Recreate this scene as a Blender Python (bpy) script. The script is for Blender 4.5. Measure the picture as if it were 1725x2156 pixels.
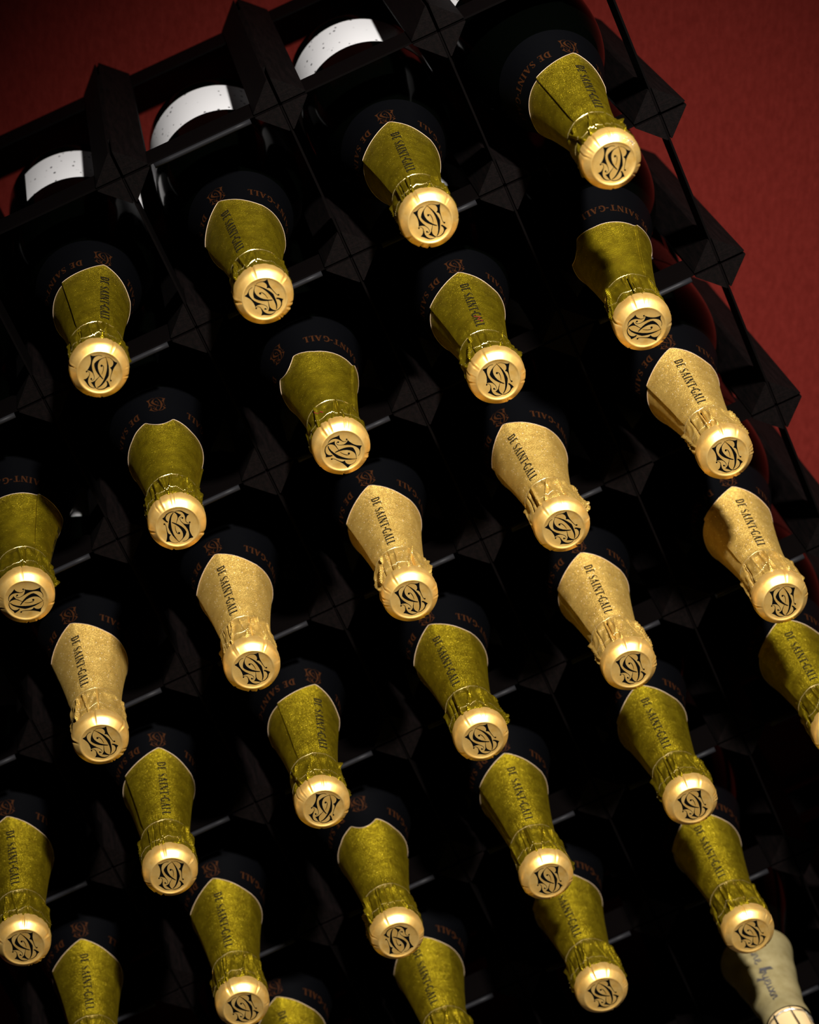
import bpy, bmesh, math, random
from mathutils import Vector, Matrix
from mathutils.geometry import tessellate_polygon

for o in list(bpy.data.objects):
    bpy.data.objects.remove(o)
S = bpy.context.scene
COL = S.collection
PI = math.pi
MM = 0.001
D2R = PI / 180

# ------------------------------------------------------------------ camera
cd = bpy.data.cameras.new('camera')
cam = bpy.data.objects.new('camera', cd)
COL.objects.link(cam)
cd.sensor_fit = 'HORIZONTAL'
cd.sensor_width = 24.0
cd.lens = 24.0 * 5656.09 / 1725.0
cd.clip_start = 0.05
cam.matrix_world = Matrix((
    (0.90890744, 0.41610778, 0.02723216, -0.18795652),
    (-0.14003824, 0.36609469, -0.91998042, -1.51570687),
    (-0.39278055, 0.83236350, 0.39101719, 0.37927759),
    (0, 0, 0, 1)))
cd.dof.use_dof = True
cd.dof.focus_distance = 1.555
cd.dof.aperture_fstop = 7.1
S.camera = cam

# ------------------------------------------------------------------ world, lamp, exposure
w = bpy.data.worlds.new('world')
S.world = w
w.use_nodes = True
w.node_tree.nodes['Background'].inputs[0].default_value = (1.0, 0.86, 0.7, 1)
w.node_tree.nodes['Background'].inputs[1].default_value = 0.004

ld = bpy.data.lights.new('cellar_spotlight', 'SPOT')
ld.energy = 670.0
ld.color = (1.0, 0.95, 0.88)
ld.spot_size = 40 * D2R
ld.spot_blend = 1.0
ld.shadow_soft_size = 0.045
lamp = bpy.data.objects.new('cellar_spotlight', ld)
COL.objects.link(lamp)
LT = Vector((-0.20, 0.0, -0.52))
LP = Vector((0.38, -1.15, 1.0))
lamp.location = LP
lamp.rotation_euler = (LT - LP).to_track_quat('-Z', 'Y').to_euler()

S.view_settings.view_transform = 'Standard'
S.view_settings.look = 'None'
S.view_settings.exposure = 0.0
S.view_settings.gamma = 1.0
S.view_settings.use_curve_mapping = False


# ------------------------------------------------------------------ materials
def mat(name, base, rough=0.5, metal=0.0, spec=0.5, coat=0.0):
    m = bpy.data.materials.new(name)
    m.use_nodes = True
    b = m.node_tree.nodes['Principled BSDF']
    b.inputs['Base Color'].default_value = (*base, 1)
    b.inputs['Roughness'].default_value = rough
    b.inputs['Metallic'].default_value = metal
    b.inputs['Specular IOR Level'].default_value = spec
    b.inputs['Coat Weight'].default_value = coat
    return m


def nodes(m):
    return m.node_tree.nodes, m.node_tree.links, m.node_tree.nodes['Principled BSDF']


def coords(m, scale, rot=(0, 0, 0)):
    N, L, b = nodes(m)
    tc = N.new('ShaderNodeTexCoord')
    mp = N.new('ShaderNodeMapping')
    mp.inputs['Scale'].default_value = scale
    if any(rot):
        r0 = N.new('ShaderNodeMapping')
        r0.inputs['Rotation'].default_value = rot
        L.new(tc.outputs['Object'], r0.inputs['Vector'])
        L.new(r0.outputs['Vector'], mp.inputs['Vector'])
        return mp.outputs['Vector']
    L.new(tc.outputs['Object'], mp.inputs['Vector'])
    return mp.outputs['Vector']


def noise(m, vec, scale=1.0, detail=3.0, rough=0.55):
    N, L, b = nodes(m)
    n = N.new('ShaderNodeTexNoise')
    n.inputs['Scale'].default_value = scale
    n.inputs['Detail'].default_value = detail
    n.inputs['Roughness'].default_value = rough
    L.new(vec, n.inputs['Vector'])
    return n.outputs['Fac']


def ramp(m, fac, stops):
    N, L, b = nodes(m)
    r = N.new('ShaderNodeValToRGB')
    e = r.color_ramp.elements
    while len(e) < len(stops):
        e.new(0.5)
    for k, (p, c) in enumerate(stops):
        e[k].position = p
        e[k].color = (*c, 1)
    L.new(fac, r.inputs['Fac'])
    return r.outputs['Color']


def bump(m, height, strength, dist):
    N, L, b = nodes(m)
    n = N.new('ShaderNodeBump')
    n.inputs['Strength'].default_value = strength
    n.inputs['Distance'].default_value = dist
    L.new(height, n.inputs['Height'])
    L.new(n.outputs['Normal'], b.inputs['Normal'])


def foil_mat(name, lo, hi, rough, metal):
    m = mat(name, hi, rough, metal)
    N, L, b = nodes(m)
    v = coords(m, (1000, 1000, 1000))
    f = noise(m, v, 0.16, 4.0)
    base = ramp(m, f, [(0.3, lo), (0.7, hi)])
    sp = N.new('ShaderNodeTexVoronoi')  # sparkle of the embossed foil, painted into the colour as tiny bright specks
    sp.inputs['Scale'].default_value = 0.42
    L.new(v, sp.inputs['Vector'])
    fac = ramp(m, sp.outputs['Distance'], [(0.10, (1, 1, 1)), (0.17, (0, 0, 0))])
    mixn = N.new('ShaderNodeMix')
    mixn.data_type = 'RGBA'
    mixn.inputs['B'].default_value = (min(1, hi[0] * 2.0), min(1, hi[1] * 2.0), hi[2] * 5, 1)
    L.new(fac, mixn.inputs['Factor'])
    L.new(base, mixn.inputs['A'])
    L.new(mixn.outputs['Result'], b.inputs['Base Color'])
    # fine pressed net of dots, laid out round the neck (u = mm around, v = mm along)
    uv = N.new('ShaderNodeUVMap')
    rt = N.new('ShaderNodeMapping')
    rt.inputs['Rotation'].default_value = (0, 0, PI / 4)
    L.new(uv.outputs['UV'], rt.inputs['Vector'])
    vo = N.new('ShaderNodeTexVoronoi')
    vo.voronoi_dimensions = '2D'
    vo.inputs['Scale'].default_value = 1.25
    vo.inputs['Randomness'].default_value = 0.12
    L.new(rt.outputs['Vector'], vo.inputs['Vector'])
    fine = noise(m, v, 1.6, 2.0)
    ad = N.new('ShaderNodeMath')
    ad.operation = 'MULTIPLY_ADD'
    ad.inputs[1].default_value = 0.9
    L.new(fine, ad.inputs[0])
    L.new(vo.outputs['Distance'], ad.inputs[2])
    bump(m, ad.outputs[0], 0.8, 0.00045)
    return m


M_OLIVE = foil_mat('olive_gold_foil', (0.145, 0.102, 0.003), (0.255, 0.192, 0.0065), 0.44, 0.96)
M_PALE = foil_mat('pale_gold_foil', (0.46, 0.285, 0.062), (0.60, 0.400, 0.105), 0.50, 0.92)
M_BEAD = mat('foil_bead', (0.75, 0.58, 0.25), 0.22, 0.9)
M_EDGE = mat('cut_foil_edge', (0.34, 0.25, 0.17), 0.5, 0.2)
M_CAP = mat('satin_gold_cap', (0.95, 0.60, 0.17), 0.42, 0.885)
N, L, b = nodes(M_CAP)
v = coords(M_CAP, (1000, 1000, 1000))
f = noise(M_CAP, v, 0.22, 5.0)
L.new(ramp(M_CAP, f, [(0.3, (0.86, 0.50, 0.115)), (0.72, (0.98, 0.66, 0.22))]), b.inputs['Base Color'])
f2 = noise(M_CAP, v, 2.6, 2.0)
bump(M_CAP, f2, 0.12, 0.0002)
M_INK = mat('black_ink', (0.001, 0.001, 0.001), 0.4, 0.0, 0.08)
M_TEXT = mat('dark_print', (0.004, 0.003, 0.0015), 0.6, 0.0, 0.1)
M_GLASS = mat('black_green_glass', (0.0002, 0.0003, 0.0002), 0.11, 0.0, 0.03)
M_COLLAR = mat('black_neck_label', (0.0005, 0.00055, 0.0008), 0.5, 0.0, 0.04)
M_COPPER = mat('copper_print', (0.019, 0.0058, 0.0014), 0.5, 0.2, 0.1)
M_RED = mat('red_wax_smear', (0.11, 0.006, 0.007), 0.5)

M_LABEL = mat('white_paper_label', (0.48, 0.48, 0.50), 0.55)
N, L, b = nodes(M_LABEL)
v = coords(M_LABEL, (1000, 520, 1000))
vo = N.new('ShaderNodeTexVoronoi')
vo.inputs['Scale'].default_value = 0.21
L.new(v, vo.inputs['Vector'])
n1 = noise(M_LABEL, v, 0.05, 2.0)
mx = N.new('ShaderNodeMath')
mx.operation = 'MULTIPLY_ADD'
mx.inputs[1].default_value = -0.22
L.new(n1, mx.inputs[0])
L.new(vo.outputs['Distance'], mx.inputs[2])
L.new(ramp(M_LABEL, mx.outputs[0], [(0.015, (0.06, 0.06, 0.065)), (0.065, (0.48, 0.48, 0.50))]), b.inputs['Base Color'])

M_WOOD = mat('dark_stained_wood', (0.01, 0.005, 0.004), 0.65, 0.0, 0.035)
N, L, b = nodes(M_WOOD)
v = coords(M_WOOD, (420, 60, 420))
f = noise(M_WOOD, v, 1.0, 5.0, 0.6)
L.new(ramp(M_WOOD, f, [(0.3, (0.0003, 0.00025, 0.00025)), (0.75, (0.0021, 0.0011, 0.0011))]), b.inputs['Base Color'])
v2 = coords(M_WOOD, (900, 900, 900))
f = noise(M_WOOD, v2, 1.0, 3.0)
bump(M_WOOD, f, 0.35, 0.0004)

M_STRIP = mat('blackened_steel', (0.0008, 0.00055, 0.00055), 0.6, 0.0, 0.02)
N, L, b = nodes(M_STRIP)
v = coords(M_STRIP, (700, 700, 700))
f = noise(M_STRIP, v, 1.0, 3.0)
bump(M_STRIP, f, 0.15, 0.0003)
M_RAIL = mat('grey_plastic_bead', (0.006, 0.006, 0.007), 0.5, 0.0, 0.06)

M_WALL = mat('red_painted_wall', (0.09, 0.012, 0.009), 0.9, 0.0, 0.02)
N, L, b = nodes(M_WALL)
v = coords(M_WALL, (300, 300, 120), (0, -23 * D2R, 0))
f = noise(M_WALL, v, 1.0, 6.0, 0.62)
L.new(ramp(M_WALL, f, [(0.25, (0.047, 0.0044, 0.0032)), (0.75, (0.070, 0.0076, 0.0058))]), b.inputs['Base Color'])
v2 = coords(M_WALL, (260, 260, 200))
f = noise(M_WALL, v2, 1.0, 4.0)
bump(M_WALL, f, 0.35, 0.0012)
M_FLOOR = mat('dark_cellar_floor', (0.02, 0.016, 0.014), 0.8)

M_CREAM = mat('cream_gold_foil', (0.50, 0.42, 0.20), 0.42, 0.55)
N, L, b = nodes(M_CREAM)
v = coords(M_CREAM, (1000, 1000, 1000))
f = noise(M_CREAM, v, 0.12, 3.0)
L.new(ramp(M_CREAM, f, [(0.3, (0.20, 0.16, 0.07)), (0.7, (0.27, 0.225, 0.11))]), b.inputs['Base Color'])
M_CROWN = mat('bright_pale_gold', (0.95, 0.80, 0.45), 0.25, 0.8)
M_WIRE = mat('silver_wire', (0.75, 0.75, 0.72), 0.25, 1.0)
M_SCRIPT = mat('grey_script_print', (0.024, 0.022, 0.024), 0.6)


# ------------------------------------------------------------------ helpers
def mesh_obj(name, verts, faces, material, parent=None, smooth=True):
    me = bpy.data.meshes.new(name)
    me.from_pydata(verts, [], faces)
    if smooth:
        me.polygons.foreach_set('use_smooth', [True] * len(me.polygons))
    me.materials.append(material)
    o = bpy.data.objects.new(name, me)
    COL.objects.link(o)
    o.parent = parent
    return o


def linked(o, parent):
    c = o.copy()
    COL.objects.link(c)
    c.parent = parent
    return c


def empty(name, loc=(0, 0, 0)):
    o = bpy.data.objects.new(name, None)
    o.empty_display_size = 0.02
    COL.objects.link(o)
    o.location = loc
    return o


def tag(o, label, cat=None, group=None, kind=None):
    o['label'] = label
    if cat:
        o['category'] = cat
    if group:
        o['group'] = group
    if kind:
        o['kind'] = kind


class MB:
    def __init__(self):
        self.v = []
        self.f = []

    def box(self, x0, x1, y0, y1, z0, z1):
        n = len(self.v)
        self.v += [(x, y, z) for x in (x0, x1) for y in (y0, y1) for z in (z0, z1)]
        self.f += [tuple(n + k for k in q) for q in
                   ((0, 1, 3, 2), (4, 6, 7, 5), (0, 4, 5, 1), (2, 3, 7, 6), (0, 2, 6, 4), (1, 5, 7, 3))]

    def prism(self, pts, y0, y1):
        """pts: list of (x,z), extruded along y"""
        n = len(self.v)
        k = len(pts)
        self.v += [(x, y0, z) for x, z in pts] + [(x, y1, z) for x, z in pts]
        self.f.append(tuple(n + q for q in range(k)))
        self.f.append(tuple(n + k + q for q in reversed(range(k))))
        for q in range(k):
            r = (q + 1) % k
            self.f.append((n + q, n + k + q, n + k + r, n + r))

    def tube(self, path, rad, seg=6, closed=False):
        n = len(self.v)
        P = [Vector(p) for p in path]
        m = len(P)
        for i, p in enumerate(P):
            a = P[(i - 1) % m] if (closed or i > 0) else p
            c = P[(i + 1) % m] if (closed or i < m - 1) else p
            t = (c - a).normalized()
            u = t.orthogonal().normalized() if i == 0 else (u - t * u.dot(t)).normalized()
            w_ = t.cross(u)
            for k in range(seg):
                an = 2 * PI * k / seg
                self.v.append(tuple(p + rad * (math.cos(an) * u + math.sin(an) * w_)))
        for i in range(m if closed else m - 1):
            j = (i + 1) % m
            for k in range(seg):
                l = (k + 1) % seg
                self.f.append((n + i * seg + k, n + i * seg + l, n + j * seg + l, n + j * seg + k))
        if not closed:
            self.f.append(tuple(n + k for k in reversed(range(seg))))
            self.f.append(tuple(n + (m - 1) * seg + k for k in range(seg)))

    def obj(self, name, material, parent=None, smooth=False):
        return mesh_obj(name, self.v, self.f, material, parent, smooth)


def lerp_tab(tab, s):
    if s <= tab[0][0]:
        return tab[0][1]
    for (a, ra), (b_, rb) in zip(tab, tab[1:]):
        if s <= b_:
            t = (s - a) / (b_ - a)
            return ra + (rb - ra) * t
    return tab[-1][1]


def smooth_tab(tab):
    """Catmull-Rom through the table -> function"""
    xs = [a for a, _ in tab]
    ys = [c for _, c in tab]

    def f(s):
        if s <= xs[0]:
            return ys[0]
        if s >= xs[-1]:
            return ys[-1]
        for i in range(len(xs) - 1):
            if s <= xs[i + 1]:
                h = xs[i + 1] - xs[i]
                t = (s - xs[i]) / h
                m0 = (ys[i + 1] - ys[i - 1]) / (xs[i + 1] - xs[i - 1]) * h if i > 0 else ys[i + 1] - ys[i]
                m1 = (ys[i + 2] - ys[i]) / (xs[i + 2] - xs[i]) * h if i + 2 < len(xs) else ys[i + 1] - ys[i]
                return ((2 * t**3 - 3 * t**2 + 1) * ys[i] + (t**3 - 2 * t**2 + t) * m0 +
                        (-2 * t**3 + 3 * t**2) * ys[i + 1] + (t**3 - t**2) * m1)
    return f


def sstep(a, b_, x):
    t = min(1.0, max(0.0, (x - a) / (b_ - a)))
    return t * t * (3 - 2 * t)


# ------------------------------------------------------------------ setting: wall, floor
PX, PZ = 0.1, 0.100823
WALL_Y = 0.2405
ROWS = 8          # node rows 0..8
NC = 7            # node columns 0..-6
FLOOR_Z = -ROWS * PZ - 0.018

m = MB()
m.box(-1.6, 1.4, WALL_Y, WALL_Y + 0.12, FLOOR_Z, 1.1)
o = m.obj('wall_back', M_WALL)
tag(o, 'red painted wall with fine mottled brushwork behind the bottle rack', kind='structure')
m = MB()
m.box(-1.6, 1.4, -2.2, WALL_Y, FLOOR_Z - 0.05, FLOOR_Z)
o = m.obj('floor', M_FLOOR)
tag(o, 'dark cellar floor under the bottle rack', kind='structure')

# ------------------------------------------------------------------ bottle rack
HD = 0.018        # half diagonal of a post
Y1 = 0.238        # rear end of the posts
SLF, SLR = 0.031, 0.034   # depth of front and rear strips
GAP = 0.0009      # half width of the saw cut

rack = empty('bottle_rack', (-0.3, 0.12, FLOOR_Z))
tag(rack, 'dark wooden post and steel strip bottle rack against the red wall', 'rack')


def in_rack(o):
    o.parent = rack
    o.matrix_parent_inverse = Matrix.Translation(rack.location).inverted()
    return o


def post_mesh():
    m = MB()
    c = 0.0016     # eased corner
    h = HD
    full = []
    for ux, uz in ((1, 0), (0, 1), (-1, 0), (0, -1)):
        # two points either side of each corner
        px, pz = -uz, ux
        full += [((h - c) * ux - c * px, (h - c) * uz - c * pz), ((h - c) * ux + c * px, (h - c) * uz + c * pz)]
    m.prism(full, SLF, Y1 - SLR)
    for sx in (1, -1):
        for sz in (1, -1):
            tri = [(sx * GAP, sz * GAP), (sx * (h - c), sz * GAP), (sx * (h - c), sz * c), (sx * c, sz * (h - c)), (sx * GAP, sz * (h - c))]
            if sx * sz < 0:
                tri = tri[::-1]
            m.prism(tri, 0.0, SLF)
            m.prism(tri, Y1 - SLR, Y1)
    return m


pm = post_mesh()
proto_post = pm.obj('post', M_WOOD)
bv = proto_post.data
k = 0
for i in range(NC):
    for j in range(ROWS + 1):
        o = proto_post if k == 0 else linked(proto_post, None)
        o.location = (-i * PX, 0, -j * PZ)
        in_rack(o)
        k += 1

T = 0.0006
hs = {}
for (nm, y0, y1) in (('front', 0.0012, SLF - 0.001), ('rear', Y1 - SLR + 0.001, Y1 - 0.0012)):
    m = MB()
    m.box(-PX / 2 + 0.0012, PX / 2 - 0.0012, y0, y1, -T, T)
    hs[nm, 'h'] = m.obj('strip', M_STRIP)
    m = MB()
    m.box(-T, T, y0, y1, -PZ / 2 + 0.0012, PZ / 2 - 0.0012)
    hs[nm, 'v'] = m.obj('strip', M_STRIP)
m = MB()
path = [(-0.0305 + 0.061 * q / 6, -0.0006, -0.0016) for q in range(7)]
m.tube(path, 0.0017, 10)
rail_proto = m.obj('rail', M_RAIL, None, True)
NO_RAIL = {(0, 0), (0, 1), (0, 3), (0, 4), (0, 5), (1, 0), (2, 1), (3, 0)}
used = set()


def place(key, loc):
    p = hs[key]
    o = p if key not in used else linked(p, None)
    used.add(key)
    o.location = loc
    return in_rack(o)


rail_used = False
for j in range(ROWS + 1):
    for i in range(NC - 1):
        o = place(('front', 'h'), (-(i + 0.5) * PX, 0, -j * PZ))
        place(('rear', 'h'), (-(i + 0.5) * PX, 0, -j * PZ))
        if (j, i) not in NO_RAIL:
            r = rail_proto if not rail_used else linked(rail_proto, None)
            rail_used = True
            r.parent = o
for i in range(NC):
    for j in range(ROWS):
        place(('front', 'v'), (-i * PX, 0, -(j + 0.5) * PZ))
        place(('rear', 'v'), (-i * PX, 0, -(j + 0.5) * PZ))

# ------------------------------------------------------------------ lettering (drawn strokes on a unit-high line)
TH, TN, SR = 0.20, 0.085, 0.075


def bar(x0, z0, x1, z1):
    return [(x0, z0), (x1, z0), (x1, z1), (x0, z1)]


def stroke(pts, ws):
    """polyline with widths -> quads"""
    out = []
    L_, R_ = [], []
    n = len(pts)
    for i in range(n):
        a = pts[max(0, i - 1)]
        c = pts[min(n - 1, i + 1)]
        dx, dz = c[0] - a[0], c[1] - a[1]
        l = math.hypot(dx, dz) or 1
        nx, nz = -dz / l, dx / l
        h = ws[i] / 2
        L_.append((pts[i][0] + nx * h, pts[i][1] + nz * h))
        R_.append((pts[i][0] - nx * h, pts[i][1] - nz * h))
    for i in range(n - 1):
        out.append([R_[i], R_[i + 1], L_[i + 1], L_[i]])
    return out


def arc(cx, cz, rx, rz, a0, a1, n):
    return [(cx + rx * math.cos(D2R * (a0 + (a1 - a0) * k / n)), cz + rz * math.sin(D2R * (a0 + (a1 - a0) * k / n))) for k in range(n + 1)]


def glyph(ch):
    g = []
    if ch == 'I':
        g = [bar(0.12, 0, 0.12 + TH, 1), bar(0.03, 0, 0.38, SR), bar(0.03, 1 - SR, 0.38, 1)]
        adv = 0.46
    elif ch == 'D':
        a = arc(0.24, 0.5, 0.42, 0.465, 90, -90, 14)
        ws = [TN + (TH - TN) * math.sin(PI * k / 14) for k in range(15)]
        g = [bar(0.09, 0, 0.09 + TH, 1), bar(0.0, 0, 0.3, SR), bar(0.0, 1 - SR, 0.3, 1)] + stroke(a, ws)
        adv = 0.82
    elif ch == 'E':
        g = [bar(0.09, 0, 0.09 + TH, 1), bar(0.0, 0, 0.58, SR), bar(0.0, 1 - SR, 0.56, 1), bar(0.2, 0.47, 0.44, 0.53),
             bar(0.53, 0, 0.58, 0.24), bar(0.51, 0.77, 0.56, 1), bar(0.41, 0.38, 0.45, 0.62)]
        adv = 0.68
    elif ch == 'S':
        p = [(0.49, 0.76), (0.45, 0.90), (0.33, 0.965), (0.19, 0.94), (0.10, 0.83), (0.11, 0.70), (0.22, 0.58), (0.36, 0.46), (0.48, 0.33), (0.49, 0.19),
             (0.41, 0.07), (0.28, 0.035), (0.14, 0.09), (0.08, 0.26)]
        ws = [.05, .06, .06, .08, .12, .16, .2, .2, .17, .13, .09, .06, .06, .05]
        g = stroke(p, ws) + [bar(0.46, 0.72, 0.51, 0.99), bar(0.06, 0.01, 0.11, 0.28)]
        adv = 0.62
    elif ch == 'A':
        g = stroke([(0.12, 0.0), (0.41, 1.0)], [TN, TN]) + stroke([(0.40, 1.0), (0.68, 0.0)], [TH, TH]) + \
            [bar(0.22, 0.30, 0.6, 0.36), bar(0.0, 0, 0.25, SR), bar(0.52, 0, 0.84, SR)]
        adv = 0.86
    elif ch == 'N':
        g = [bar(0.12, 0, 0.12 + TN, 1), bar(0.68, 0, 0.68 + TN, 1)] + stroke([(0.16, 1.0), (0.70, 0.0)], [TH, TH]) + \
            [bar(0.02, 0, 0.3, SR), bar(0.56, 1 - SR, 0.86, 1), bar(0.0, 1 - SR, 0.2, 1)]
        adv = 0.9
    elif ch == 'T':
        g = [bar(0.28, 0, 0.28 + TH, 1), bar(0.18, 0, 0.55, SR), bar(0.0, 1 - SR, 0.73, 1), bar(0.0, 0.74, 0.05, 1), bar(0.68, 0.74, 0.73, 1)]
        adv = 0.78
    elif ch == '-':
        g = [bar(0.03, 0.40, 0.33, 0.57)]
        adv = 0.38
    elif ch == 'G':
        a = arc(0.40, 0.5, 0.33, 0.465, 50, 310, 18)
        ws = [TN + (TH - TN) * max(0, math.sin(PI * k / 18)) for k in range(19)]
        g = stroke(a, ws) + [bar(0.54, 0.0, 0.54 + 0.14, 0.42), bar(0.44, 0.38, 0.76, 0.44), bar(0.58, 0.74, 0.63, 1.0)]
        adv = 0.82
    elif ch == 'L':
        g = [bar(0.09, 0, 0.09 + TH, 1), bar(0.0, 0, 0.56, SR), bar(0.0, 1 - SR, 0.35, 1), bar(0.51, 0, 0.56, 0.27)]
        adv = 0.64
    else:
        adv = 0.34
    return g, adv


def text_quads(txt):
    out = []
    x = 0.0
    for ch in txt:
        g, adv = glyph(ch)
        for q in g:
            out.append([(px + x, pz) for px, pz in q])
        x += adv + 0.07
    return out, x


def subdivide_quads(quads, maxlen):
    """split quads along their long side so that they can bend over a round surface"""
    out = []
    for q in quads:
        def ln(a, c):
            return math.hypot(a[0] - c[0], a[1] - c[1])
        lu = max(ln(q[0], q[1]), ln(q[3], q[2]))
        lv = max(ln(q[0], q[3]), ln(q[1], q[2]))
        nu = max(1, math.ceil(lu / maxlen))
        nv = max(1, math.ceil(lv / maxlen))

        def pt(u, v_):
            ax = q[0][0] + (q[1][0] - q[0][0]) * u
            az = q[0][1] + (q[1][1] - q[0][1]) * u
            bx = q[3][0] + (q[2][0] - q[3][0]) * u
            bz = q[3][1] + (q[2][1] - q[3][1]) * u
            return (ax + (bx - ax) * v_, az + (bz - az) * v_)
        for a in range(nu):
            for c in range(nv):
                out.append([pt(a / nu, c / nv), pt((a + 1) / nu, c / nv), pt((a + 1) / nu, (c + 1) / nv), pt(a / nu, (c + 1) / nv)])
    return out


# the interlaced monogram, traced on a 1725-unit square, taken back to millimetres on the cap face
A0 = (-6.58145, 17.37763)
AX = (0.0132132, -0.0067071)
AY = (-0.0053933, -0.0146864)


def mono_pt(p):
    return (A0[0] + AX[0] * p[0] + AY[0] * p[1], A0[1] + AX[1] * p[0] + AY[1] * p[1])


MONO_POLY = [
    [(665, 420), (600, 432), (540, 460), (480, 510), (435, 560), (375, 603), (265, 640), (330, 695), (395, 780), (438, 870), (460, 970),
     (467, 1080), (458, 1165), (485, 1125), (540, 1106), (620, 1100), (700, 1112), (745, 1125), (680, 1065), (600, 1000), (530, 920),
     (480, 830), (452, 735), (445, 650), (462, 580), (500, 515), (560, 465), (620, 442), (665, 434)],
    [(620, 1215), (640, 1260), (655, 1310), (668, 1370), (695, 1430), (740, 1485), (800, 1525), (870, 1545), (950, 1540), (1010, 1520),
     (1050, 1500), (1050, 1515), (1000, 1545), (930, 1570), (850, 1578), (780, 1565), (700, 1535), (620, 1505), (520, 1485), (560, 1450), (595, 1400),
     (612, 1340), (615, 1280)],
    [(790, 385), (735, 440), (670, 520), (610, 620), (575, 700), (555, 800), (600, 870), (680, 940), (780, 1000), (900, 1045), (1040, 1080),
     (1125, 1093), (1135, 1065), (1060, 1045), (960, 1005), (860, 950), (770, 870), (710, 790), (680, 720), (668, 640), (680, 560),
     (715, 490), (770, 420), (805, 392)],
    [(800, 375), (860, 425), (950, 490), (1050, 580), (1140, 690), (1210, 800), (1250, 880), (1250, 980), (1245, 1100), (1235, 1200),
     (1210, 1310), (1165, 1400), (1125, 1450), (1100, 1445), (1130, 1390), (1155, 1320), (1168, 1230), (1168, 1120), (1155, 1020),
     (1130, 900), (1085, 770), (1030, 660), (970, 570), (890, 480), (810, 402), (765, 372)],
    [(1000, 318), (1090, 332), (1150, 336), (1210, 330), (1275, 300), (1265, 400), (1258, 500), (1265, 600), (1285, 690), (1310, 790),
     (1340, 890), (1378, 955), (1365, 975), (1325, 900), (1290, 800), (1265, 720), (1235, 660), (1195, 625), (1120, 605), (1155, 560),
     (1168, 500), (1160, 440), (1130, 390), (1085, 352), (1000, 332)],
    [(925, 1200), (950, 1200), (938, 1290), (955, 1360), (1000, 1420), (1060, 1465), (1120, 1485), (1060, 1498), (980, 1478), (900, 1445),
     (810, 1420), (860, 1370), (905, 1300)],
    [(1285, 1045), (1350, 1060), (1430, 1110), (1500, 1165), (1440, 1220), (1405, 1280), (1370, 1350), (1300, 1420), (1210, 1475),
     (1120, 1495), (1060, 1490), (1120, 1470), (1200, 1450), (1280, 1395), (1345, 1320), (1375, 1240), (1370, 1180), (1340, 1120), (1275, 1080)],
]
MONO_STROKE = [
    ([(700, 1106), (770, 1150), (820, 1200), (848, 1260), (838, 1310), (805, 1338), (765, 1335)], [22, 20, 18, 17, 15, 14, 14]),
    ([(470, 1165), (520, 1150), (570, 1160), (610, 1195), (632, 1250)], [12, 13, 15, 20, 24]),
    ([(840, 690), (880, 690), (925, 735), (960, 800), (985, 880), (1000, 970)], [14, 18, 26, 24, 18, 12]),
    ([(835, 362), (880, 336), (940, 322), (1010, 325)], [10, 11, 12, 14]),
    ([(1360, 950), (1385, 980), (1405, 975)], [14, 15, 16]),
    ([(972, 1055), (955, 1140), (938, 1220)], [15, 18, 26]),
]
MONO_DOT = [(757, 1310, 34), (470, 1190, 30), (825, 720, 40), (1405, 968, 31)]


def monogram_flat():
    """-> verts [(x,z) mm], faces (as seen from the front of the cap, x right, z up)"""
    V, F = [], []
    for poly in MONO_POLY:
        pts = [mono_pt(p) for p in poly]
        n = len(V)
        V += pts
        for t in tessellate_polygon([[Vector((a, c, 0)) for a, c in pts]]):
            F.append(tuple(n + k for k in t))
    for pts, ws in MONO_STROKE:
        for q in stroke(pts, ws):
            n = len(V)
            V += [mono_pt(p) for p in q]
            F.append((n, n + 1, n + 2, n + 3))
    for cx, cz, r in MONO_DOT:
        n = len(V)
        V += [mono_pt((cx + r * math.cos(2 * PI * k / 12), cz + r * math.sin(2 * PI * k / 12))) for k in range(12)]
        F.append(tuple(n + k for k in range(12)))
    # the traced cap was itself turned by 6.9 degrees: bring it to the upright position
    c, s = math.cos(6.9 * D2R) * 1.04, math.sin(6.9 * D2R) * 1.04
    return [(x * c - z * s, x * s + z * c) for x, z in V], F


MV, MF = monogram_flat()
mcx = sum(x for x, z in MV) / len(MV)
mcz = (min(z for x, z in MV) + max(z for x, z in MV)) / 2
mcx = (min(x for x, z in MV) + max(x for x, z in MV)) / 2
MV = [(x - mcx, z - mcz) for x, z in MV]

# ------------------------------------------------------------------ champagne bottles
# local frame of a bottle: y = 0 at the base (punt end), y = -LEN at the cap face, z = up at roll 0
LEN = 306.0       # mm


def P3(r, th, s):
    """th clockwise from local up as seen from the cap; s = mm behind the cap face"""
    return (r * math.sin(th) * MM, (s - LEN) * MM, r * math.cos(th) * MM)


glass_tab = smooth_tab([(6, 12.5), (12, 13.6), (20, 13.6), (30, 13.7), (45, 14.2), (60, 15.6), (80, 18.2), (95, 20.5), (107, 22.8), (120, 26.4),
                        (135, 31.0), (150, 35.8), (165, 39.8), (180, 42.6), (195, 43.9), (210, 44.2), (294, 44.2), (300, 43.0), (304.5, 39.5), (306, 35)])


def lathe(prof, seg, name, material, parent=None, cap_start=False, cap_end=False):
    V, F = [], []
    for s, r in prof:
        for k in range(seg):
            V.append(P3(r, 2 * PI * k / seg, s))
    for i in range(len(prof) - 1):
        for k in range(seg):
            l = (k + 1) % seg
            F.append((i * seg + k, i * seg + l, (i + 1) * seg + l, (i + 1) * seg + k))
    if cap_start:
        F.append(tuple(reversed(range(seg))))
    if cap_end:
        F.append(tuple((len(prof) - 1) * seg + k for k in range(seg)))
    return mesh_obj(name, V, F, material, parent, True)


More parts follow.
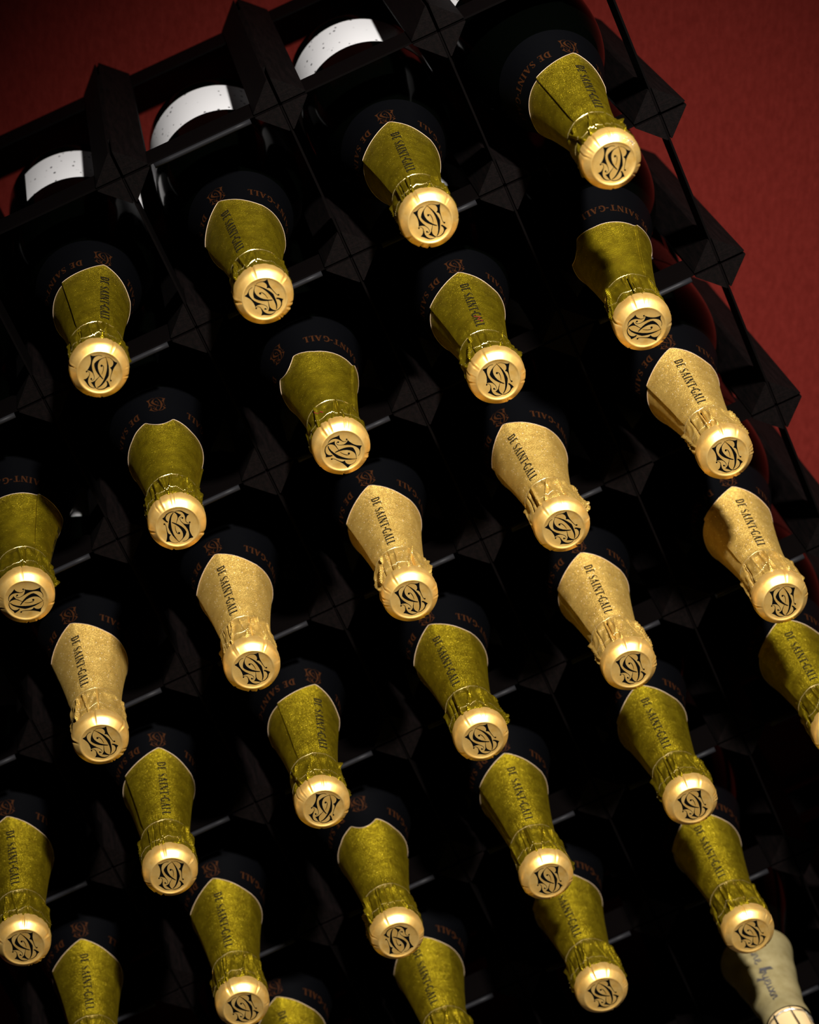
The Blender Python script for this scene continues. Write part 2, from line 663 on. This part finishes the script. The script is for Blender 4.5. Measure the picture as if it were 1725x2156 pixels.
foil_tab = smooth_tab([(4, 15.2), (8, 16.2), (11, 16.5), (18, 16.1), (26, 15.7), (34, 15.4), (39, 15.1), (43, 14.9), (48, 15.1), (58, 16.2), (72, 18.2),
                       (86, 20.5), (98, 22.7), (107, 24.6), (114, 26.6)])
SEAM = -62 * D2R


def wrap(t):
    return (t + PI) % (2 * PI) - PI


class FoilShape:
    def __init__(self, seed):
        r = random.Random(seed)
        self.k = [(n, r.uniform(0.4, 1.0) / n ** 0.5, r.uniform(0, 6.28), r.uniform(-0.03, 0.03)) for n in (5, 7, 9, 11, 13, 16, 19, 23)]
        self.folds = [(r.uniform(-PI, PI), r.uniform(0.8, 2.3), r.uniform(0.025, 0.055), r.uniform(-0.016, 0.016)) for _ in range(14)]
        self.tears = [(r.uniform(-PI, PI), r.uniform(-2.6, -1.2), r.uniform(0.022, 0.045), 0.0) for _ in range(9)]
        self.low = [(n, r.uniform(0.1, 0.25), r.uniform(0, 6.28)) for n in (2, 3, 4)]
        self.seed = seed

    def r(self, th, s):
        th = wrap(th)
        R = foil_tab(s)
        # crumpled skirt gathered over the wire
        win = sstep(9.5, 13, s) * (1 - sstep(36.5, 40, s)) + 0.10 * (1 - sstep(38, 56, s)) * sstep(36, 39, s)
        if win > 0.001:
            a = 0.0
            for n, am, ph, dr in self.k:
                a += am * math.cos(n * (th + dr * (s - 24)) + ph)
            a *= 0.75
            for c, h, wd, dr in self.folds + self.tears:
                d = wrap(th - c - dr * (s - 24))
                a += h * math.exp(-(d / wd) ** 2) * (1.0 if d < 0 else math.exp(-d / wd))
            R += win * a
        # rolled shoulder of the skirt where the foil is drawn in
        R += 0.6 * math.exp(-((s - 35.0) / 3.0) ** 2)
        # smooth foil: overlapping flap between the seam and the far corner
        wn = sstep(39, 50, s)
        if wn > 0:
            fl = sstep(SEAM - 0.012, SEAM + 0.012, th) * (1 - sstep(0.35, 1.1, th))
            R += wn * 1.25 * fl
            # flattened panels between the corners
            for a0, a1, dep in ((SEAM, 4 * D2R, 0.9), (4 * D2R, 60 * D2R, 0.8), (60 * D2R, 140 * D2R, 0.9), (-150 * D2R, SEAM, 0.7)):
                if a0 < th < a1:
                    R -= wn * dep * math.sin(PI * (th - a0) / (a1 - a0)) * sstep(46, 95, s)
            for n, am, ph in self.low:
                R += wn * am * math.cos(n * th + ph + s * 0.02) * 0.6
        return R

    def rim(self, th):
        th = wrap(th)
        a = abs(th)
        c = 64 * D2R
        s = 100.0
        if a < c:
            t = 1 - a / c
            s += 9.5 * t ** 1.4
        b_ = PI - a
        nb = 20 * D2R
        if b_ < 52 * D2R:
            if b_ < nb:
                s += 3.6 - 6.0 * math.cos(b_ / nb * PI / 2) ** 0.8
            else:
                s += 3.6 * (1 - (b_ - nb) / (32 * D2R))
        return s


NT = 216


def build_foil(shape, material):
    V, F = [], []
    s_skirt = [9.4, 10.2] + [11.0 + 1.15 * k for k in range(24)]          # to ~37.5
    n_up = 24
    ths = sorted([2 * PI * k / NT - PI for k in range(NT)])
    # tighter columns round the seam
    ths = sorted(set([round(t, 5) for t in ths if abs(t - SEAM) > 0.03] + [SEAM - 0.02, SEAM - 0.012, SEAM - 0.006, SEAM + 0.006, SEAM + 0.012, SEAM + 0.02]))
    n = len(ths)
    rows = len(s_skirt) + n_up
    for i in range(rows):
        for t in ths:
            if i < len(s_skirt):
                s = s_skirt[i]
            else:
                u = (i - len(s_skirt) + 1) / n_up
                s = 37.45 + (shape.rim(t) - 37.45) * u
            V.append(P3(shape.r(t, s), t, s))
    for i in range(rows - 1):
        for k in range(n):
            l = (k + 1) % n
            F.append((i * n + k, i * n + l, (i + 1) * n + l, (i + 1) * n + k))
    o = mesh_obj('foil', V, F, material)
    uvl = o.data.uv_layers.new(name='UVMap')
    svals = [v_[1] / MM + LEN for v_ in V]
    for poly in o.data.polygons:
        last = any(o.data.loops[li].vertex_index % n == n - 1 for li in poly.loop_indices)
        for li in poly.loop_indices:
            vi = o.data.loops[li].vertex_index
            t = ths[vi % n]
            if last and vi % n == 0:
                t += 2 * PI
            uvl.data[li].uv = (t * 18.0, svals[vi])
    return o


def build_edge(shape):
    m = MB()
    path = []
    for k in range(150):
        t = 2 * PI * k / 150 - PI
        s = shape.rim(t)
        path.append(P3(shape.r(t, s) + 0.12, t, s + 0.1))
    m.tube(path, 0.14 * MM, 5, True)
    return m.obj('foil_edge', M_EDGE, None, True)


def build_beads(shape, s0, count, wav, rad, name):
    """twisted bead line pressed into the foil"""
    rr = random.Random(shape.seed * 7 + count)
    V, F = [], []
    for k in range(count):
        t = 2 * PI * k / count - PI
        s = s0 + wav * math.sin(5 * t + shape.seed) + 0.6 * wav * math.sin(11 * t + 2.0 * shape.seed)
        c = Vector(P3(shape.r(t, s) + 0.10, t, s))
        rad_dir = Vector((math.sin(t), 0, math.cos(t)))
        tan = Vector((math.cos(t), 0, -math.sin(t)))
        ax = Vector((0, 1, 0))
        sl = (tan * 0.8 + ax * 0.6).normalized()
        cr = rad_dir.cross(sl)
        h = rad * rr.uniform(0.7, 1.15)
        n = len(V)
        for d in (sl * h * 1.5, -sl * h * 1.5, cr * h * 0.8, -cr * h * 0.8, rad_dir * h):
            V.append(tuple(c + d * MM))
        F += [(n, n + 2, n + 4), (n + 2, n + 1, n + 4), (n + 1, n + 3, n + 4), (n + 3, n, n + 4)]
    return mesh_obj(name, V, F, M_BEAD, None, False)


def wrap_mesh(quads, fn, name, material):
    V, F = [], []
    for q in quads:
        n = len(V)
        V += [fn(p) for p in q]
        F.append((n, n + 1, n + 2, n + 3))
    return mesh_obj(name, V, F, material, None, False)


TXT, TXT_W = text_quads('DE SAINT-GALL')


def build_foil_text(shape):
    L0, L1 = 96.5, 44.5                 # runs from the rim end towards the cap
    sx = (L0 - L1) / TXT_W
    H = 4.9
    quads = subdivide_quads([[(x * sx, (z - 0.5) * H) for x, z in q] for q in TXT], 1.3)

    def fn(p):
        s = L0 - p[0]
        th = 2.5 * D2R + p[1] / foil_tab(s)
        return P3(shape.r(th, s) + 0.30, th, s)
    return wrap_mesh(quads, fn, 'foil_lettering', M_TEXT)


def collar_r(s):
    return glass_tab(s) + 0.35


def build_collar():
    prof = [(99 + 1.6 * k, collar_r(99 + 1.6 * k)) for k in range(24)]
    c = lathe(prof, 72, 'neck_label', M_COLLAR)
    H = 5.2
    quads = []
    sx = 50.0 / TXT_W
    polys = []
    for rep in (0, 1):
        base = rep * PI
        # text starts 24 degrees past the monogram and runs anticlockwise
        for q in subdivide_quads([[(x * sx, z * H) for x, z in q] for q in TXT], 1.4):
            polys.append([(base - 27 * D2R - x / 25.4, 117.5 - z) for x, z in q])
    V, F = [], []
    for q in polys:
        n = len(V)
        for th, s in q:
            V.append(P3(collar_r(s) + 0.12, th, s))
        F.append((n, n + 1, n + 2, n + 3))
    for rep in (0, 1):
        base = rep * PI
        n = len(V)
        sc = 0.68
        for x, z in MV:
            # stands the same way up as the one on the cap
            s = 120.0 + z * sc * 0.9
            V.append(P3(collar_r(s) + 0.12, base + x * sc / 26.0, s))
        F += [tuple(n + k for k in f) for f in MF]
    t = mesh_obj('neck_lettering', V, F, M_COPPER, None, False)
    return c, t


def build_cap(seed):
    r = random.Random(seed)
    dents = [(r.uniform(-PI, PI), r.uniform(0.3, 1.1), r.uniform(0.02, 0.04)) for _ in range(7)]
    low = [(n, r.uniform(0.05, 0.16), r.uniform(0, 6.28)) for n in (2, 3, 5)]
    prof = [(0.85, 0.0), (0.85, 3.0), (0.85, 6.0), (0.85, 9.0), (0.83, 11.0), (0.62, 11.7), (0.30, 12.2), (0.36, 12.5), (0.85, 13.05), (1.55, 13.8),
            (2.35, 14.6), (3.1, 15.35), (3.85, 16.0), (5.2, 16.5), (7.4, 16.72), (9.4, 16.8), (12.0, 16.5)]
    seg = 180
    V, F = [], []
    V.append(P3(0, 0, prof[0][0]))
    for i, (s, rd) in enumerate(prof[1:]):
        for k in range(seg):
            t = 2 * PI * k / seg
            ds, dr = 0.0, 0.0
            e = sstep(12.4, 15.2, rd)
            for c, h, wd in dents:
                d = wrap(t - c)
                g = math.exp(-(d / wd) ** 2) - 0.45 * math.exp(-((d - 2.1 * wd) / wd) ** 2)
                ds += e * h * g
                dr -= e * 0.55 * h * g * sstep(14.5, 16, rd)
            for n, am, ph in low:
                ds += am * math.cos(n * t + ph) * sstep(8.5, 14, rd)
            V.append(P3(rd + dr, t, s + ds))
    for k in range(seg):
        F.append((0, 1 + k, 1 + (k + 1) % seg))
    for i in range(len(prof) - 2):
        for k in range(seg):
            l = (k + 1) % seg
            a = 1 + i * seg
            c = 1 + (i + 1) * seg
            F.append((a + k, c + k, c + l, a + l))
    return mesh_obj('cap', V, F, M_CAP)


def build_monogram():
    V = [P3(math.hypot(x, z), math.atan2(x, z), 0.85 - 0.10) for x, z in MV]
    return mesh_obj('monogram', V, MF, M_INK, None, False)


def build_body_label(lo, hi):
    V, F = [], []
    n = 64
    ss = [222, 236, 250, 264, 278]
    for s in ss:
        for k in range(n + 1):
            V.append(P3(44.2 + 0.35, (lo + (hi - lo) * k / n) * D2R, s))
    for i in range(len(ss) - 1):
        for k in range(n):
            F.append((i * (n + 1) + k, i * (n + 1) + k + 1, (i + 1) * (n + 1) + k + 1, (i + 1) * (n + 1) + k))
    return mesh_obj('body_label', V, F, M_LABEL)


glass_prof = [(6, 12.0)] + [(8 + 4 * k, glass_tab(8 + 4 * k)) for k in range(73)] + \
             [(299, 43.4), (302, 41.6), (304.6, 38.5), (306, 35), (303, 30), (293, 20), (284, 9), (282, 0.5)]
P_GLASS = lathe(glass_prof, 72, 'glass_body', M_GLASS, None, True, True)
P_COLLAR, P_CTEXT = build_collar()
P_MONO = build_monogram()
P_CAPS = [build_cap(11 + 5 * k) for k in range(6)]
P_LAB = {}
SHAPES = [FoilShape(3 + 4 * k) for k in range(6)]
P_FOIL = {}
for k, sh in enumerate(SHAPES):
    f1 = build_foil(sh, M_OLIVE)
    me2 = f1.data.copy()
    me2.materials[0] = M_PALE
    f2 = bpy.data.objects.new('foil', me2)
    COL.objects.link(f2)
    P_FOIL[k] = (f1, f2, build_edge(sh), build_beads(sh, 40.5, 130, 0.25, 0.31, 'bead_line'),
                 build_beads(sh, 18.5, 120, 1.0, 0.30, 'bead_line'), build_foil_text(sh))
PROTOS = [P_GLASS, P_COLLAR, P_CTEXT, P_MONO] + P_CAPS + [x for t in P_FOIL.values() for x in t]


def orient(ob, cap_pos, d, roll_deg):
    """place a bottle: cap face at cap_pos, axis d pointing back into the rack, rolled clockwise"""
    d = Vector(d).normalized()
    x = d.cross(Vector((0, 0, 1))).normalized()
    z = x.cross(d)
    R = Matrix((x, d, z)).transposed().to_4x4()
    R = R @ Matrix.Rotation(roll_deg * D2R, 4, 'Y')
    base = Vector(cap_pos) + d * LEN * MM
    ob.matrix_world = Matrix.Translation(base) @ R


def bottle(k, cap_pos, d, roll, pale, label, lab_roll=None, half=100):
    root = empty('champagne_bottle')
    orient(root, cap_pos, d, roll)
    tag(root, label, 'bottle', 'gold capped champagne bottles lying in the rack')
    linked(P_GLASS, root)
    c = linked(P_COLLAR, root)
    linked(P_CTEXT, c)
    v_ = k % 6
    f1, f2, ed, b1, b2, tx = P_FOIL[v_]
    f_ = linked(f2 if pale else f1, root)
    f_['label'] = 'pale gold embossed foil' if pale else 'olive gold embossed foil'
    for q in (ed, b1, b2, tx):
        linked(q, f_)
    cp = linked(P_CAPS[(k * 5 + 1) % 6], root)
    linked(P_MONO, cp)
    lr = 0 if lab_roll is None else lab_roll
    key = (round(lr - roll), half)
    if key not in P_LAB:
        P_LAB[key] = build_body_label(lr - roll - half, lr - roll + half)
        PROTOS.append(P_LAB[key])
    linked(P_LAB[key], root)
    return root


# (row, place from the right), cap centre, axis, clockwise roll, pale?, label roll
B = [
    (0, 0, (-.0498, -.137, -.0718), (-.012, .990, .122), 33.5, 0),
    (0, 1, (-.1513, -.0999, -.0703), (.0044, .9987, .050), 7.5, 0),
    (0, 2, (-.2519, -.0999, -.0706), (.0064, .9987, .0509), -12.7, 0),
    (0, 3, (-.3518, -.0999, -.0693), (.006, .9989, .0464), 42.4, 0),
    (0, 4, (-.45, -.0999, -.0731), (0, .9982, .0592), 10, 0),
    (1, 0, (-.0651, -.0999, -.1798), (.069, .991, .110), 119.3, 0),
    (1, 1, (-.1525, -.0999, -.1716), (.0084, .9986, .0513), 12.4, 0),
    (1, 2, (-.2493, -.0999, -.1714), (-.0022, .9987, .0509), 144.1, 0),
    (1, 3, (-.3523, -.0999, -.1716), (.0075, .9986, .0516), -163.3, 0),
    (1, 4, (-.4485, -.0999, -.1738), (-.005, .9983, .0587), 115, 0),
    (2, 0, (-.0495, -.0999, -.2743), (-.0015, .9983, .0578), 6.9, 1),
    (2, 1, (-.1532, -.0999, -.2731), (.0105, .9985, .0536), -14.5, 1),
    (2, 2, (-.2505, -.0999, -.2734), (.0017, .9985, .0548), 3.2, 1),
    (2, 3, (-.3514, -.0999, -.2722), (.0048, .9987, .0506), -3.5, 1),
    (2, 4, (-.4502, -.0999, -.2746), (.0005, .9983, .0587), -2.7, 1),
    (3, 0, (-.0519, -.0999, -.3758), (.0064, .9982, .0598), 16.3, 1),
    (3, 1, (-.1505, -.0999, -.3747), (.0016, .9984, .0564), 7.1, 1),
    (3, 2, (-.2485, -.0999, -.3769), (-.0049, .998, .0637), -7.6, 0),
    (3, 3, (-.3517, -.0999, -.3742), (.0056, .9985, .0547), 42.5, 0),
    (3, 4, (-.4516, -.0999, -.3729), (.0054, .9987, .0503), 25.5, 0),
    (3, 5, (-.5501, -.0999, -.3755), (.0002, .9983, .059), 11.1, 0),
    (4, 0, (-.05, -.0999, -.4764), (0, .9982, .0592), 4, 0),
    (4, 1, (-.1499, -.0999, -.4776), (-.0003, .998, .0632), 2.7, 0),
    (4, 2, (-.2491, -.0999, -.4838), (-.0031, .9965, .0837), 11.5, 0),
    (4, 3, (-.3476, -.0999, -.4783), (-.008, .9978, .0653), -170.4, 0),
    (4, 4, (-.4518, -.0999, -.4773), (.006, .998, .0621), 5.5, 0),
    (4, 5, (-.55, -.0999, -.4764), (0, .9982, .0592), 16, 0),
    (5, 1, (-.1498, -.0999, -.5802), (-.0007, .9976, .069), -3.6, 0),
    (5, 2, (-.2488, -.0999, -.5754), (-.0041, .9986, .0531), -3.5, 0),
    (5, 3, (-.35, -.0999, -.5772), (0, .9982, .0592), -5, 0),
    (5, 4, (-.45, -.0999, -.5772), (0, .9982, .0592), 2, 0),
]
ORD = ['first', 'second', 'third', 'fourth', 'fifth', 'sixth']
ROWN = ['top', 'second', 'third', 'fourth', 'fifth', 'sixth']
SPECIAL = {
    (0, 0): 'olive foiled champagne bottle pulled furthest out, at right end of top row',
    (0, 4): 'champagne bottle at left edge of top row, only dark body and white label showing',
    (1, 0): 'olive foiled champagne bottle leaning left, cap monogram on its side, right end of second row',
    (1, 3): 'olive foiled champagne bottle with notched foil edge on top, fourth from right in second row',
    (4, 3): 'olive foiled champagne bottle with notched foil edge on top, fourth from right in fifth row',
    (1, 4): 'olive foiled champagne bottle with sideways monogram, cut by left edge, second row',
    (4, 0): 'olive foiled champagne bottle whose cap is cut off by the right edge, fifth row',
    (4, 5): 'olive foiled champagne bottle in lower left corner, cap cut off by bottom edge',
    (5, 4): 'olive foiled champagne bottle at bottom edge, only rim of its foil showing',
    (5, 3): 'olive foiled champagne bottle at bottom edge, lettering showing, cap cut off, sixth row',
    (3, 5): 'olive foiled champagne bottle with cap at left edge of the fourth row',
    (5, 1): 'olive foiled champagne bottle just above the cream foiled bottle, right end of sixth row',
}
BOTTLES = []
LROLL = {(0, 3): (30, 54), (1, 4): (205, 60), (0, 4): (-20, 60)}
for k, (j, i, c, d, roll, pale) in enumerate(B):
    lab = SPECIAL.get((j, i))
    if not lab:
        lab = '%s foiled champagne bottle, %s from the right in the %s row' % ('pale gold' if pale else 'olive', ORD[i], ROWN[j])
    lr, hf = LROLL.get((j, i), (roll - 10, 86))
    BOTTLES.append(bottle(k, c, d, roll, pale, lab, lr, hf))

# small red wax smears on two olive foils, and a scuffed patch on the pulled-out bottle's cap
def find_part(root, name):
    for c in root.children:
        if c.name.split('.')[0] == name:
            return c


def smear(bi, th0, s0, pts):
    shape = SHAPES[bi % 6]
    q = subdivide_quads(stroke(pts, [0.6] * len(pts)), 1.0)

    def fn(p):
        th = th0 + p[0] / 16.0
        sv = s0 + p[1]
        return P3(shape.r(th, sv) + 0.3, th, sv)
    o = wrap_mesh(q, fn, 'red_smear', M_RED)
    o['label'] = 'small red wax smear'
    o.parent = find_part(BOTTLES[bi], 'foil')


smear(6, 4 * D2R, 55.0, [(-2.0, 3.0), (1.2, 1.0), (-0.6, -1.5), (2.0, -3.5), (0.5, -5.0)])
smear(7, -158 * D2R, 27.0, [(-2.2, 2.4), (-0.5, 0.6), (0.8, 1.4), (2.2, -1.6)])
rr = random.Random(4)
V, F = [], []
for q in range(130):
    th = (24 + rr.gauss(0, 9)) * D2R
    rad = rr.uniform(12.6, 15.4)
    sv = 0.5 + (rad - 12.6) * 0.74 - 0.10
    n = len(V)
    for e in range(3):
        a = rr.uniform(0, 6.28)
        V.append(P3(rad + 0.35 * math.cos(a), th + 0.35 * math.sin(a) / rad, sv + rr.uniform(-0.22, 0.1)))
    F.append((n, n + 1, n + 2))
o = mesh_obj('scuffed_patch', V, F, mat('bare_scratched_metal', (0.9, 0.82, 0.75), 0.3, 0.9), None, False)
o['label'] = 'scratched silvery patch'
o['kind'] = 'stuff'
o.parent = find_part(BOTTLES[0], 'cap')
# ------------------------------------------------------------------ the odd bottle: cream foil, bare wire cage
root = empty('champagne_bottle')
orient(root, (-.15, -.0999, -.6781), (0, .9982, .0592), 8)
tag(root, 'champagne bottle with cream foil and bare wired crown in lower right corner', 'bottle')
linked(P_GLASS, root)
prof = [(31 + 3.3 * k, foil_tab(31 + 3.3 * k) + 0.3 + 0.25 * math.sin(0.9 * k)) for k in range(24)]
cf = lathe(prof, 96, 'foil', M_CREAM, root)
cf['label'] = 'smooth cream gold neck foil'
# handwritten-looking line of script on the cream foil
sp = []
x = 0.0
rs = random.Random(5)
script = []


def loop(x0, kind):
    if kind == 'l':
        return [(x0, 0.0), (x0 + .25, .55), (x0 + .33, .95), (x0 + .22, 1.0), (x0 + .18, .6), (x0 + .22, .1), (x0 + .38, 0.0)], .40
    if kind == 'o':
        return [(x0, .1), (x0 + .12, .45), (x0 + .28, .5), (x0 + .36, .25), (x0 + .24, 0.0), (x0 + .1, .1), (x0 + .16, .4), (x0 + .46, .42)], .46
    if kind == 'y':
        return [(x0, .45), (x0 + .08, .1), (x0 + .22, .05), (x0 + .34, .45), (x0 + .3, -.1), (x0 + .18, -.45), (x0 + .06, -.35), (x0 + .3, -.05), (x0 + .45, .1)], .45
    if kind == 'n':
        return [(x0, 0.0), (x0 + .06, .45), (x0 + .1, 0.0), (x0 + .2, .42), (x0 + .3, .42), (x0 + .34, .05), (x0 + .46, .1)], .46
    if kind == 'e':
        return [(x0, .15), (x0 + .22, .28), (x0 + .22, .46), (x0 + .08, .42), (x0 + .06, .1), (x0 + .2, 0.0), (x0 + .36, .12)], .36
    if kind == 'u':
        return [(x0, .45), (x0 + .05, .08), (x0 + .18, .02), (x0 + .28, .42), (x0 + .3, .05), (x0 + .42, .1)], .42
    return [(x0, .45), (x0 + .3, 0.0), (x0 + .15, .22), (x0 + .02, .02), (x0 + .32, .44)], .38


for kd in 'une oyeuxn':
    if kd == ' ':
        x += 0.35
        continue
    pts, adv = loop(x, {'b': 'l'}.get(kd, kd))
    script += stroke(pts, [0.085] * len(pts))
    x += adv
script += stroke([(1.65, 0.1), (1.72, .9), (1.85, 1.0), (1.8, .5), (1.75, .05)], [.08] * 5)
ssx = 50.0 / x
sq = subdivide_quads([[(a * ssx, (c - 0.3) * 9.0) for a, c in q] for q in script], 1.5)


def fn_script(p):
    s = 92.0 - p[0]
    th = -8 * D2R + p[1] / foil_tab(s)
    return P3(foil_tab(s) + 0.3 + 0.45, th, s)


o = wrap_mesh(sq, fn_script, 'foil_lettering', M_SCRIPT)
o.parent = cf
crown = lathe([(0.6, 0.2), (0.5, 9.0), (0.9, 12.5), (2.6, 15.0), (4.6, 15.8), (6.5, 15.6), (9, 14.8)], 96, 'cap', M_CROWN, root, True)
m = MB()
for k in range(8):
    t = 2 * PI * k / 8 + 0.2
    m.tube([P3(16.2, t, 2.2), P3(16.6, t, 6), P3(15.8, t + .05, 12), P3(15.2, t + .03, 20), P3(14.9, t, 30)], 0.55 * MM, 6)
m.tube([P3(14.9, 2 * PI * k / 60, 28 + 0.4 * math.sin(k)) for k in range(60)], 0.6 * MM, 6, True)
m.tube([P3(16.4, 2 * PI * k / 60, 6.5) for k in range(60)], 0.6 * MM, 6, True)
m.obj('wire_cage', M_WIRE, root, True)
lathe([(8, 14.6), (12, 14.2), (20, 13.9), (32, 14.2)], 48, 'cork', mat('cork', (0.35, 0.25, 0.12), 0.7), root)

for p in PROTOS:
    bpy.data.objects.remove(p)
